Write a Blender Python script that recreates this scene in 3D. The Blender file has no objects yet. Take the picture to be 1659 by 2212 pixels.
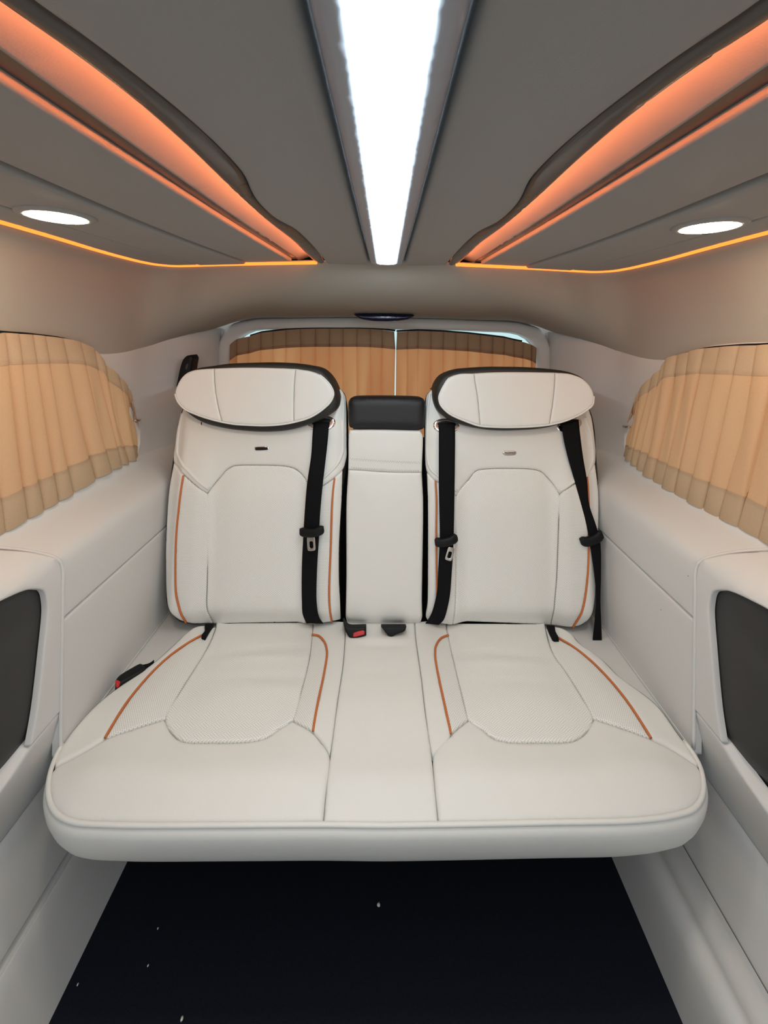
import bpy, bmesh, math, random
import numpy as np
from mathutils import Vector, Matrix
from mathutils.geometry import delaunay_2d_cdt

SC = bpy.context.scene
COL = SC.collection
random.seed(4)

# ------------------------------------------------------------------ camera
F, CX, CY, H = 900.0, 848.2, 710.1, 1.36          # pixels of a 1659 x 2212 frame
W_, H_ = 1659.0, 2212.0
_yaw, _roll = math.radians(.933), math.radians(.673)
_r = np.array([math.cos(_yaw), -math.sin(_yaw), 0.0])
FW = np.array([math.sin(_yaw), math.cos(_yaw), 0.0])
_u = np.array([0.0, 0.0, 1.0])
RT = math.cos(_roll) * _r + math.sin(_roll) * _u
UP = -math.sin(_roll) * _r + math.cos(_roll) * _u
EYE = np.array([0.0, 0.0, H])

cam_d = bpy.data.cameras.new('camera')
cam = bpy.data.objects.new('camera', cam_d)
COL.objects.link(cam)
cam.matrix_world = Matrix(((RT[0], UP[0], -FW[0], 0), (RT[1], UP[1], -FW[1], 0), (RT[2], UP[2], -FW[2], H), (0, 0, 0, 1)))
cam_d.sensor_fit = 'HORIZONTAL'
cam_d.sensor_width = 36.0
cam_d.lens = F / W_ * 36.0
cam_d.shift_x = (W_ / 2 - CX) / W_
cam_d.shift_y = -(H_ / 2 - CY) / W_
cam_d.clip_start = .01
SC.camera = cam

# ------------------------------------------------------------------ world, exposure
SC.view_settings.view_transform = 'Standard'
SC.view_settings.look = 'None'
SC.view_settings.gamma = 1.0
SC.view_settings.use_curve_mapping = False
SC.view_settings.exposure = 0.0
world = bpy.data.worlds.new('world')
SC.world = world
world.use_nodes = True
bg = world.node_tree.nodes['Background']
bg.inputs[0].default_value = (.94, .985, 1.0, 1)
bg.inputs[1].default_value = 1.4

LED_WHITE = 30.0
LED_RING = 2.6
LED_COVE = 62.0
DOWN = 90.0

# ------------------------------------------------------------------ materials
def newmat(name):
    m = bpy.data.materials.new(name)
    m.use_nodes = True
    nt = m.node_tree
    return m, nt, nt.nodes['Principled BSDF'], nt.nodes['Material Output']

def nd(nt, t, **kw):
    n = nt.nodes.new(t)
    for k, v in kw.items():
        setattr(n, k, v)
    return n

def math_(nt, op, a, b=None, c=None):
    n = nt.nodes.new('ShaderNodeMath'); n.operation = op
    for i, x in enumerate((a, b, c)):
        if x is None: continue
        if isinstance(x, (int, float)): n.inputs[i].default_value = x
        else: nt.links.new(x, n.inputs[i])
    return n.outputs[0]

def mat(name, col, rough=.5, metal=0.0, bump=0.0, bscale=400.0, var=.03, vscale=6.0, spec=.5, sheen=0.0, coat=0.0):
    m, nt, b, out = newmat(name)
    b.inputs['Roughness'].default_value = rough
    b.inputs['Metallic'].default_value = metal
    b.inputs['Specular IOR Level'].default_value = spec
    if sheen: b.inputs['Sheen Weight'].default_value = sheen
    if coat: b.inputs['Coat Weight'].default_value = coat
    tc = nd(nt, 'ShaderNodeTexCoord')
    n1 = nd(nt, 'ShaderNodeTexNoise'); n1.inputs['Scale'].default_value = vscale; n1.inputs['Detail'].default_value = 3
    nt.links.new(tc.outputs['Object'], n1.inputs['Vector'])
    mx = nd(nt, 'ShaderNodeMix', data_type='RGBA')
    nt.links.new(n1.outputs['Fac'], mx.inputs[0])
    mx.inputs[6].default_value = (*[max(0, c * (1 - var)) for c in col], 1)
    mx.inputs[7].default_value = (*[min(1, c * (1 + var)) for c in col], 1)
    nt.links.new(mx.outputs[2], b.inputs['Base Color'])
    if bump:
        n2 = nd(nt, 'ShaderNodeTexNoise'); n2.inputs['Scale'].default_value = bscale; n2.inputs['Detail'].default_value = 2
        nt.links.new(tc.outputs['Object'], n2.inputs['Vector'])
        bp = nd(nt, 'ShaderNodeBump'); bp.inputs['Strength'].default_value = bump; bp.inputs['Distance'].default_value = .001
        nt.links.new(n2.outputs['Fac'], bp.inputs['Height'])
        nt.links.new(bp.outputs['Normal'], b.inputs['Normal'])
    return m

def perf_mat(name, col, kind):
    """leather with small punched holes; UV is in metres"""
    m, nt, b, out = newmat(name)
    b.inputs['Roughness'].default_value = .5
    b.inputs['Specular IOR Level'].default_value = .35
    uv = nd(nt, 'ShaderNodeUVMap')
    sep = nd(nt, 'ShaderNodeSeparateXYZ'); nt.links.new(uv.outputs[0], sep.inputs[0])
    x, y = sep.outputs[0], sep.outputs[1]
    if kind == 'weave':
        # basket weave: blocks of short dotted dashes running along two diagonals
        ys = math_(nt, 'MULTIPLY', y, 1.45)
        p = math_(nt, 'DIVIDE', math_(nt, 'ADD', x, ys), .032)
        q = math_(nt, 'DIVIDE', math_(nt, 'SUBTRACT', x, ys), .032)
        ch = math_(nt, 'MODULO', math_(nt, 'ABSOLUTE', math_(nt, 'ADD', math_(nt, 'FLOOR', p), math_(nt, 'FLOOR', q))), 2.0)
        def dashes(a, c):
            l = math_(nt, 'LESS_THAN', math_(nt, 'ABSOLUTE', math_(nt, 'SUBTRACT', math_(nt, 'FRACT', math_(nt, 'MULTIPLY', a, 4.0)), .5)), .17)
            k = math_(nt, 'LESS_THAN', math_(nt, 'ABSOLUTE', math_(nt, 'SUBTRACT', math_(nt, 'FRACT', math_(nt, 'MULTIPLY', c, 7.0)), .5)), .3)
            return math_(nt, 'MULTIPLY', l, k)
        d1 = math_(nt, 'MULTIPLY', dashes(p, q), ch)
        d2 = math_(nt, 'MULTIPLY', dashes(q, p), math_(nt, 'SUBTRACT', 1.0, ch))
        hole = math_(nt, 'ADD', d1, d2)
        dark = .64
    else:
        s = .0052
        a = math_(nt, 'DIVIDE', x, s); c = math_(nt, 'DIVIDE', y, s * .62)
        odd = math_(nt, 'MULTIPLY', math_(nt, 'MODULO', math_(nt, 'ABSOLUTE', math_(nt, 'FLOOR', c)), 2.0), .5)
        fa = math_(nt, 'SUBTRACT', math_(nt, 'FRACT', math_(nt, 'ADD', a, odd)), .5)
        fc = math_(nt, 'MULTIPLY', math_(nt, 'SUBTRACT', math_(nt, 'FRACT', c), .5), .62)
        r2 = math_(nt, 'ADD', math_(nt, 'MULTIPLY', fa, fa), math_(nt, 'MULTIPLY', fc, fc))
        hole = math_(nt, 'LESS_THAN', r2, .045)
        dark = .66
    mx = nd(nt, 'ShaderNodeMix', data_type='RGBA')
    nt.links.new(hole, mx.inputs[0])
    mx.inputs[6].default_value = (*col, 1)
    mx.inputs[7].default_value = (*[c * dark for c in col], 1)
    nt.links.new(mx.outputs[2], b.inputs['Base Color'])
    bp = nd(nt, 'ShaderNodeBump'); bp.invert = True
    bp.inputs['Strength'].default_value = .3; bp.inputs['Distance'].default_value = .0008
    nt.links.new(hole, bp.inputs['Height']); nt.links.new(bp.outputs['Normal'], b.inputs['Normal'])
    return m

def emis(name, col, strength):
    m, nt, b, out = newmat(name)
    nt.nodes.remove(b)
    e = nd(nt, 'ShaderNodeEmission')
    e.inputs[0].default_value = (*col, 1); e.inputs[1].default_value = strength
    nt.links.new(e.outputs[0], out.inputs[0])
    return m

def cloth(name, col, trans, tcol):
    m, nt, b, out = newmat(name)
    nt.nodes.remove(b)
    uv = nd(nt, 'ShaderNodeTexCoord')
    n = nd(nt, 'ShaderNodeTexNoise'); n.inputs['Scale'].default_value = 350; n.inputs['Detail'].default_value = 2
    nt.links.new(uv.outputs['Object'], n.inputs['Vector'])
    mx = nd(nt, 'ShaderNodeMix', data_type='RGBA'); nt.links.new(n.outputs['Fac'], mx.inputs[0])
    mx.inputs[6].default_value = (*[c * .9 for c in col], 1); mx.inputs[7].default_value = (*[min(1, c * 1.1) for c in col], 1)
    d = nd(nt, 'ShaderNodeBsdfDiffuse'); nt.links.new(mx.outputs[2], d.inputs[0])
    t = nd(nt, 'ShaderNodeBsdfTranslucent'); t.inputs[0].default_value = (*tcol, 1)
    ms = nd(nt, 'ShaderNodeMixShader'); ms.inputs[0].default_value = trans
    nt.links.new(d.outputs[0], ms.inputs[1]); nt.links.new(t.outputs[0], ms.inputs[2])
    nt.links.new(ms.outputs[0], out.inputs[0])
    return m

LEA = (.755, .75, .72)
M = {}
M['leather'] = mat('ivory_leather', LEA, .48, bump=.12, bscale=700, var=.015, spec=.35)
M['weave'] = perf_mat('ivory_leather_weave_perforated', tuple(c * 1.09 for c in LEA), 'weave')
M['dots'] = perf_mat('ivory_leather_dot_perforated', tuple(c * 1.05 for c in LEA), 'dots')
M['black_leather'] = mat('black_leather', (.015, .0145, .016), .5, bump=.25, bscale=600, spec=.4)
M['shell'] = mat('charcoal_vinyl', (.022, .020, .017), .55, bump=.2, bscale=500)
M['orange'] = mat('orange_piping', (.56, .155, .035), .55, bump=.4, bscale=900)
M['web'] = mat('black_webbing', (.005, .005, .006), .7, bump=.3, bscale=1200, spec=.12)
M['black'] = mat('black_plastic', (.007, .007, .008), .5, spec=.22)
M['chrome'] = mat('chrome', (.85, .83, .8), .12, metal=1.0, var=0)
M['steel'] = mat('satin_steel', (.62, .57, .52), .3, metal=1.0, var=.02)
M['red'] = mat('red_plastic', (.55, .02, .02), .4)
M['trim'] = mat('light_grey_trim', (.645, .64, .625), .5, bump=.12, bscale=350, var=.02, spec=.35)
M['headliner'] = mat('beige_headliner', (.375, .36, .32), .85, bump=.25, bscale=900, var=.02, spec=.2)
M['ceil'] = mat('grey_beige_ceiling_leather', (.32, .33, .33), .55, bump=.15, bscale=500, var=.02, spec=.3)
M['ceilframe'] = mat('grey_satin_frame', (.36, .40, .46), .35, var=.01)
M['lip'] = mat('dark_glossy_ceiling_trim', (.085, .072, .065), .22, var=.01)
M['carpet'] = mat('navy_black_carpet', (.012, .0135, .021), .95, bump=.8, bscale=900, var=.4, vscale=300, spec=.1)
M['pocket'] = mat('black_pocket_plastic', (.03, .03, .03), .5, bump=.15, bscale=400)
M['dark'] = mat('dark_underside', (.004, .004, .005), .8, spec=.1)
M['navy'] = mat('navy_gloss_plastic', (.004, .005, .03), .15)
M['crumb'] = mat('pale_crumb', (.75, .7, .62), .8)
M['curtain'] = cloth('tan_curtain', (.64, .43, .27), .30, (1.0, .42, .19))
M['hem'] = cloth('tan_curtain_hem', (.53, .40, .27), .14, (.8, .4, .2))
M['rearcurtain'] = cloth('amber_curtain', (.55, .34, .18), .72, (1.0, .38, .16))
M['rearhem'] = cloth('amber_curtain_hem', (.30, .19, .13), .14, (.6, .28, .12))
M['led'] = emis('white_led_diffuser', (.80, .94, 1.0), LED_WHITE)
M['ring'] = emis('orange_led', (1.0, .20, .03), LED_RING)
M['cove'] = emis('orange_cove_led', (1.0, .22, .06), LED_COVE)
M['down'] = emis('warm_downlight', (1.0, .86, .62), DOWN)
m_, nt_, b_, o_ = newmat('tinted_glass')
nt_.nodes.remove(b_)
t_ = nd(nt_, 'ShaderNodeBsdfTransparent'); t_.inputs[0].default_value = (.46, .63, .645, 1)
g_ = nd(nt_, 'ShaderNodeBsdfGlossy'); g_.inputs['Roughness'].default_value = .03
x_ = nd(nt_, 'ShaderNodeMixShader'); x_.inputs[0].default_value = .05
nt_.links.new(t_.outputs[0], x_.inputs[1]); nt_.links.new(g_.outputs[0], x_.inputs[2]); nt_.links.new(x_.outputs[0], o_.inputs[0])
M['glass'] = m_

# ------------------------------------------------------------------ helpers
def ray(u, v):
    return FW + RT * (u - CX) / F + UP * (CY - v) / F

def S(a, b, x):
    t = min(1.0, max(0.0, (x - a) / (b - a)))
    return t * t * (3 - 2 * t)

def wloc(o):
    v = Vector((0, 0, 0))
    while o is not None:
        v += o.location
        o = o.parent
    return v

def obj(name, verts, faces, material, parent=None, smooth=True, uvs=None, loc=None):
    off = wloc(parent) if parent is not None else Vector((0, 0, 0))
    loc = Vector(loc) if loc is not None else Vector((0, 0, 0))
    base = loc if parent is None else off
    me = bpy.data.meshes.new(name)
    me.from_pydata([(p[0] - base[0], p[1] - base[1], p[2] - base[2]) for p in verts], [], faces)
    if uvs is not None:
        l = me.uv_layers.new(name='UVMap')
        idx = np.zeros(len(me.loops), dtype=np.int32)
        me.loops.foreach_get('vertex_index', idx)
        l.data.foreach_set('uv', np.array(uvs, dtype=np.float32)[idx].ravel())
    if smooth:
        me.polygons.foreach_set('use_smooth', [True] * len(me.polygons))
    me.materials.append(material)
    me.update()
    o = bpy.data.objects.new(name, me)
    COL.objects.link(o)
    if parent is not None: o.parent = parent
    else: o.location = loc
    return o

def thing(name, label, cat, loc=(0, 0, 0), group=None):
    o = bpy.data.objects.new(name, None)
    o.empty_display_size = .05
    COL.objects.link(o)
    o.location = loc
    return tag(o, label, cat, group)

def tag(o, label, cat=None, group=None, kind=None):
    o['label'] = label
    if cat: o['category'] = cat
    if group: o['group'] = group
    if kind: o['kind'] = kind
    return o

class Surf:
    """explicit surface; ax names the dependent axis, fn(a, b) gives it, side is the visible normal's sign"""
    def __init__(s, ax, fn, side): s.ax, s.fn, s.side = ax, fn, side
    def pos(s, a, b, off=0.0):
        c = s.fn(a, b)
        if s.ax == 'y': return np.array([a, c, b])
        if s.ax == 'z': return np.array([a, b, c])
        return np.array([c, a, b])
    def nrm(s, a, b):
        e = .0015
        da = s.pos(a + e, b) - s.pos(a - e, b)
        db = s.pos(a, b + e) - s.pos(a, b - e)
        n = np.cross(da, db); n /= np.linalg.norm(n)
        k = {'x': 0, 'y': 1, 'z': 2}[s.ax]
        return n if n[k] * s.side > 0 else -n
    def g(s, P):
        if s.ax == 'y': return P[1] - s.fn(P[0], P[2])
        if s.ax == 'z': return P[2] - s.fn(P[0], P[1])
        return P[0] - s.fn(P[1], P[2])
    def two(s, P):
        return (P[0], P[2]) if s.ax == 'y' else (P[0], P[1]) if s.ax == 'z' else (P[1], P[2])
    def hit(s, u, v, t0=.12, t1=3.4):
        d = ray(u, v)
        n = 130; ts = [t0 + (t1 - t0) * i / n for i in range(n + 1)]
        ga = s.g(EYE + d * ts[0])
        for i in range(n):
            gb = s.g(EYE + d * ts[i + 1])
            if ga * gb <= 0:
                lo, hi = ts[i], ts[i + 1]
                for _ in range(34):
                    mid = (lo + hi) / 2
                    gm = s.g(EYE + d * mid)
                    if ga * gm <= 0: hi = mid
                    else: lo, ga = mid, gm
                return EYE + d * (lo + hi) / 2
            ga = gb
        raise ValueError('no hit %s %s' % (u, v))
    def px(s, pts):
        return [s.two(s.hit(*p)) for p in pts]
    def off(s, d):
        return Surf(s.ax, lambda a, b: s.fn(a, b) + d * s.side, s.side)

def catmull(P, n, closed=False):
    P = [np.array(p, float) for p in P]
    out = []
    N = len(P)
    segs = N if closed else N - 1
    for i in range(segs):
        p1, p2 = P[i % N], P[(i + 1) % N]
        p0 = P[(i - 1) % N] if closed or i > 0 else 2 * p1 - p2
        p3 = P[(i + 2) % N] if closed or i + 2 < N else 2 * p2 - p1
        a_, b_, c_ = (float(np.linalg.norm(q)) + 1e-9 for q in (p1 - p0, p2 - p1, p3 - p2))
        m1 = ((p2 - p1) / b_ * a_ + (p1 - p0) / a_ * b_) / (a_ + b_) * min(b_, 1.5 * a_)
        m2 = ((p3 - p2) / c_ * b_ + (p2 - p1) / b_ * c_) / (b_ + c_) * min(b_, 1.5 * c_)
        for k in range(n):
            t = k / n
            h00, h10 = 2 * t ** 3 - 3 * t * t + 1, t ** 3 - 2 * t * t + t
            out.append(h00 * p1 + h10 * m1 + (1 - h00) * p2 + (t ** 3 - t * t) * m2)
    if not closed: out.append(P[-1])
    return out

def even(P, step, closed=False):
    P = [np.array(p, float) for p in P]
    if closed: P = P + [P[0]]
    d = [0.0]
    for a, b in zip(P, P[1:]): d.append(d[-1] + float(np.linalg.norm(b - a)))
    n = max(2 if not closed else 3, int(round(d[-1] / step)))
    A = np.array(P); d = np.array(d)
    ts = np.linspace(0, d[-1], n + 1)
    R = np.stack([np.interp(ts, d, A[:, k]) for k in range(A.shape[1])], 1)
    return [r for r in (R[:-1] if closed else R)]

def smooth_poly(pts, step, corner=52):
    """closed outline: Catmull-Rom between sharp corners, straight through them"""
    P = [np.array(p, float) for p in pts]
    N = len(P)
    cor = []
    for i in range(N):
        a, b = P[i] - P[i - 1], P[(i + 1) % N] - P[i]
        c = np.dot(a, b) / (np.linalg.norm(a) * np.linalg.norm(b) + 1e-12)
        if math.degrees(math.acos(max(-1, min(1, c)))) > corner: cor.append(i)
    if not cor:
        return even(catmull(P, 6, True), step, True)
    out = []
    for k, i in enumerate(cor):
        j = cor[(k + 1) % len(cor)]
        chain = [P[i]]
        q = i
        while True:
            q = (q + 1) % N
            chain.append(P[q])
            if q == j: break
        c = catmull(chain, 6) if len(chain) > 2 else chain
        e = even(c, step)
        out += e[:-1]
    return out

def pip(pts, poly):
    x, y = pts[:, 0], pts[:, 1]
    ins = np.zeros(len(pts), bool)
    n = len(poly)
    for i in range(n):
        x1, y1 = poly[i]; x2, y2 = poly[(i + 1) % n]
        if y1 == y2: continue
        c = ((y1 > y) != (y2 > y)) & (x < (x2 - x1) * (y - y1) / (y2 - y1) + x1)
        ins ^= c
    return ins

def dist(pts, poly):
    A = np.array(poly); B = np.roll(A, -1, 0)
    D = B - A
    L = (D * D).sum(1) + 1e-18
    best = np.full(len(pts), 1e9)
    for a, d, l in zip(A, D, L):
        w = pts - a
        t = np.clip((w @ d) / l, 0, 1)
        q = w - t[:, None] * d
        best = np.minimum(best, (q * q).sum(1))
    return np.sqrt(best)

def roll_h(d, edge, drop):
    t = np.clip(d / edge, 0, 1)
    return -drop * (1 - np.sqrt(np.clip(1 - (1 - t) ** 2, 0, 1)))

def panel(name, pts, surf, material, parent=None, edge=.007, drop=.006, back=.02, res=.011, puff=0.0, pw=.06,
          holes=(), corner=52, sharp=False, hole_roll=True, extra=None, inset=0.0):
    """padded / plated piece cut to an outline on a surface: rolled rim, real thickness behind it"""
    bs = max(.0025, min(res * .6, edge * .9 if edge > .004 else res))
    poly = even(pts, bs, True) if sharp else smooth_poly(pts, bs, corner)
    if sharp:
        poly = []
        for a, b in zip(pts, list(pts[1:]) + [pts[0]]):
            poly += even([a, b], bs)[:-1]
    if inset:
        A_ = np.array(poly); T_ = np.roll(A_, -1, 0) - np.roll(A_, 1, 0); T_ /= np.linalg.norm(T_, axis=1)[:, None] + 1e-12
        sg_ = 1 if (A_[:, 0] * np.roll(A_[:, 1], -1) - np.roll(A_[:, 0], -1) * A_[:, 1]).sum() > 0 else -1
        poly = [p for p in A_ + np.stack([-T_[:, 1], T_[:, 0]], 1) * sg_ * inset]
    hp = [smooth_poly(h, bs, corner) for h in holes]
    loops = [poly] + hp
    lo, hi = np.min(poly, 0), np.max(poly, 0)
    gx = np.arange(lo[0] + res / 2, hi[0], res); gy = np.arange(lo[1] + res / 2, hi[1], res)
    cand = [np.array([(x + (res / 2 if j % 2 else 0), y) for j, y in enumerate(gy) for x in gx]).reshape(-1, 2)]
    for lp in loops:
        A = np.array(lp); T = np.roll(A, -1, 0) - np.roll(A, 1, 0)
        T /= np.linalg.norm(T, axis=1)[:, None] + 1e-12
        Nn = np.stack([-T[:, 1], T[:, 0]], 1)
        for k in (.22, .55, 1.0):
            for sg in (1, -1): cand.append(A + Nn * sg * k * edge)
    C = np.concatenate(cand)
    ok = pip(C, poly)
    for h in hp: ok &= ~pip(C, h)
    C = C[ok]
    D = dist(C, poly)
    for h in hp: D = np.minimum(D, dist(C, h))
    C = C[D > .2 * edge]
    # thin out near-duplicates
    keep, seen = [], set()
    q = min(bs, edge) * .45
    for i, c in enumerate(C):
        k = (int(c[0] / q), int(c[1] / q))
        if k in seen: continue
        seen.add(k); keep.append(i)
    C = C[keep]
    V = [Vector((float(p[0]), float(p[1]))) for lp in loops for p in lp] + [Vector((float(c[0]), float(c[1]))) for c in C]
    E, o = [], 0
    for lp in loops:
        n = len(lp); E += [(o + i, o + (i + 1) % n) for i in range(n)]; o += n
    ov, oe, of, *_ = delaunay_2d_cdt(V, E, [], 0, 1e-7)
    OV = np.array([(v.x, v.y) for v in ov])
    tri = np.array([list(f) for f in of if len(f) == 3])
    cen = OV[tri].mean(1)
    ok = pip(cen, poly)
    for h in hp: ok &= ~pip(cen, h)
    tri = tri[ok]
    used = np.unique(tri); mp = -np.ones(len(OV), int); mp[used] = np.arange(len(used))
    OV = OV[used]; tri = mp[tri]
    d = dist(OV, poly)
    hh = roll_h(d, edge, drop)
    if hole_roll:
        for h in hp: hh = hh + roll_h(dist(OV, h), edge, drop)
    if puff: hh = hh + puff * (1 - np.exp(-(d / pw) ** 2))
    if extra is not None: hh = hh + np.array([extra(a, b) for a, b in OV])
    P, Nr = [], []
    for (a, b), h in zip(OV, hh):
        n = surf.nrm(a, b); p = surf.pos(a, b)
        Nr.append(n); P.append(p + n * h)
    P = np.array(P); Nr = np.array(Nr)
    fn = np.cross(P[tri[:, 1]] - P[tri[:, 0]], P[tri[:, 2]] - P[tri[:, 0]])
    fl = (fn * Nr[tri[:, 0]]).sum(1) < 0
    tri[fl] = tri[fl][:, ::-1]
    faces = [tuple(int(x) for x in t) for t in tri]
    verts = [tuple(p) for p in P]
    uvs = [tuple(p) for p in OV]
    if back:
        cnt = {}
        for f in faces:
            for a, b in ((f[0], f[1]), (f[1], f[2]), (f[2], f[0])):
                cnt[(a, b)] = cnt.get((a, b), 0) + 1
        bd = [e for e in cnt if (e[1], e[0]) not in cnt]
        new = {}
        for a, b in bd:
            for k in (a, b):
                if k not in new:
                    new[k] = len(verts)
                    verts.append(tuple(P[k] - Nr[k] * (back + hh[k])))
                    uvs.append(tuple(OV[k]))
            faces.append((b, a, new[a], new[b]))
    return obj(name, verts, faces, material, parent, True, uvs)

def tube(name, pts, r, material, parent=None, seg=8, closed=False, loc=None, flat=None):
    P = [np.array(p, float) for p in pts]
    n = len(P)
    verts, faces = [], []
    up = None
    for i in range(n):
        if closed: t = P[(i + 1) % n] - P[i - 1]
        else: t = P[min(n - 1, i + 1)] - P[max(0, i - 1)]
        t = t / (np.linalg.norm(t) + 1e-12)
        if up is None:
            up = np.array([0, 0, 1.0]) if abs(t[2]) < .8 else np.array([0, 1.0, 0])
        a = up - t * np.dot(up, t); a /= np.linalg.norm(a); up = a
        b = np.cross(t, a)
        for k in range(seg):
            th = 2 * math.pi * k / seg
            verts.append(tuple(P[i] + r * (math.cos(th) * a + math.sin(th) * b)))
    m = n if closed else n - 1
    for i in range(m):
        for k in range(seg):
            j = (i + 1) % n
            faces.append((i * seg + k, i * seg + (k + 1) % seg, j * seg + (k + 1) % seg, j * seg + k))
    if not closed:
        faces.append(tuple(range(seg))[::-1]); faces.append(tuple((n - 1) * seg + k for k in range(seg)))
    return obj(name, verts, faces, material, parent, True, None, loc)

def surf_tube(name, px, surf, r, material, parent, off=0.0, n=8, seg=8):
    pts = [surf.hit(*p) for p in px]
    c = catmull(pts, n)
    out = []
    for p in c:
        a, b = surf.two(p)
        out.append(surf.pos(a, b) + surf.nrm(a, b) * off)
    return tube(name, out, r, material, parent, seg)

def grid(name, rows, material, parent=None, closed=False, loc=None, uvs=None, flip=False):
    nr, nc = len(rows), len(rows[0])
    verts = [tuple(p) for r in rows for p in r]
    faces = []
    for i in range(nr - 1):
        for j in range(nc if closed else nc - 1):
            k = (j + 1) % nc
            f = (i * nc + j, i * nc + k, (i + 1) * nc + k, (i + 1) * nc + j)
            faces.append(f[::-1] if flip else f)
    return obj(name, verts, faces, material, parent, True, uvs, loc)

def bev_box(name, lo, hi, r, material, parent=None, loc=None, seg=2):
    bm = bmesh.new()
    bmesh.ops.create_cube(bm, size=1)
    for v in bm.verts:
        v.co = Vector([(lo[k] + hi[k]) / 2 + v.co[k] * (hi[k] - lo[k]) for k in range(3)])
    if r: bmesh.ops.bevel(bm, geom=bm.edges[:], offset=r, segments=seg, profile=.5, affect='EDGES')
    bm.verts.index_update()
    vs = [tuple(v.co) for v in bm.verts]; fs = [tuple(v.index for v in f.verts) for f in bm.faces]
    bm.free()
    return obj(name, vs, fs, material, parent, False, None, loc)

# ------------------------------------------------------------------ surfaces of the place
Z_C = 1.555                                                # ceiling height above the floor
ZMAP = [(0.0, .64), (.13, .695), (.15, .712), (.30, .776), (.305, .774), (.49, .722), (.50, .725), (.80, .725), (.83, .729), (.845, .74), (.87, .78), (.89, .82), (.905, .838), (.92, .843), (1.34, .829), (1.5, .829)]
_zx = np.array(ZMAP)
def side_x(z): return float(np.interp(z, _zx[:, 0], _zx[:, 1]))
def wall_x(y, z):
    k = S(1.44, 1.82, y)
    return side_x(z) * (1 - k) + .715 * k
WALL = {s: Surf('x', lambda y, z, s=s: s * wall_x(y, z), -s) for s in (-1, 1)}
QUART = {s: Surf('x', lambda y, z, s=s: s * wall_x(y, max(z, .6)), -s) for s in (-1, 1)}
CEIL = Surf('z', lambda x, y: Z_C, -1)
def yb(x, z):                                              # backrest faces
    a = abs(abs(x) - .41)
    low = 1 - S(.80, .98, z)
    y = 1.322 + .125 * (z - .41)
    y -= low * .020 * S(.13, .20, a)
    y += .022 * S(.245, .29, a)
    y += .022 * (1 - S(.40, .475, z)) + .03 * S(1.0, 1.14, z)
    return y
BACK = Surf('y', yb, -1)
def zc(x, y):                                              # cushion top
    a = abs(abs(x) - .36)
    z = .400 + .024 * S(.79, .89, y) - .014 * S(1.0, 1.3, y)
    z += .010 * S(.13, .22, a) * S(.9, 1.05, y)
    z -= .012 * S(.60, .72, abs(x))
    return z
CUSH = Surf('z', zc, 1)
def flat_y(Y, side=-1): return Surf('y', lambda a, b: Y, side)
def flat_z(Z, side=1): return Surf('z', lambda a, b: Z, side)

# ------------------------------------------------------------------ floor, rear wall, side walls
floor = obj('floor', [(-.9, -1.6, 0), (.9, -1.6, 0), (.9, 1.9, 0), (-.9, 1.9, 0)], [(0, 1, 2, 3)], M['carpet'], None, False)
tag(floor, 'dark navy carpet floor below the bench seat', 'floor', kind='structure')

REAR_HOLE = [(-.655, 1.24), (-.64, 1.30), (-.585, 1.338), (-.40, 1.352), (0, 1.356), (.40, 1.352), (.585, 1.338), (.64, 1.30), (.655, 1.24), (.66, .86), (.62, .80), (-.62, .80), (-.66, .86)]
wr = panel('wall_rear', [(-.95, .0), (.95, .0), (.95, 1.6), (-.95, 1.6)], flat_y(1.825), M['trim'], None, edge=.004, drop=.001, back=.02, res=.06, holes=[REAR_HOLE], sharp=True, corner=80)
tag(wr, 'grey tailgate trim around the rear window', 'wall', kind='structure')
fr_out = [(-.722, 1.20), (-.715, 1.30), (-.68, 1.362), (-.60, 1.39), (-.40, 1.402), (0, 1.408), (.40, 1.402), (.60, 1.39), (.68, 1.362), (.715, 1.30), (.722, 1.20), (.722, .84), (.68, .74), (-.68, .74), (-.722, .84)]
panel('window_surround', fr_out, flat_y(1.795), M['trim'], wr, edge=.022, drop=.016, back=.04, res=.03, holes=[REAR_HOLE], corner=80)
_seam = [WALL[-1].hit(*p) for p in ((210, 767), (253, 766), (307, 754), (365, 735), (416, 721), (462, 711))]
OUT = [(.832, -1.49, 1.338), (.832, .3, 1.338), (.832, .7, 1.338), (.832, .9, 1.336), (.834, 1.06, 1.320)]
OUT += [(-p[0] + .004, p[1], p[2]) for p in _seam[:6]]
OUT += [(.62, 1.83, 1.392), (.40, 1.83, 1.402), (.2, 1.83, 1.407), (0, 1.83, 1.408)]
_st = [(y, z + .004) for x, y, z in OUT[:11]]
# side window opening in (y, z)
WIN = [(.12, 1.325), (.9, 1.325), (1.08, 1.318), (1.19, 1.303), (1.225, 1.262), (1.30, 1.20), (1.36, 1.135), (1.385, 1.07), (1.425, 1.02), (1.45, .97), (1.437, .926), (1.385, .913), (1.28, .921), (.12, .921)]
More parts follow.
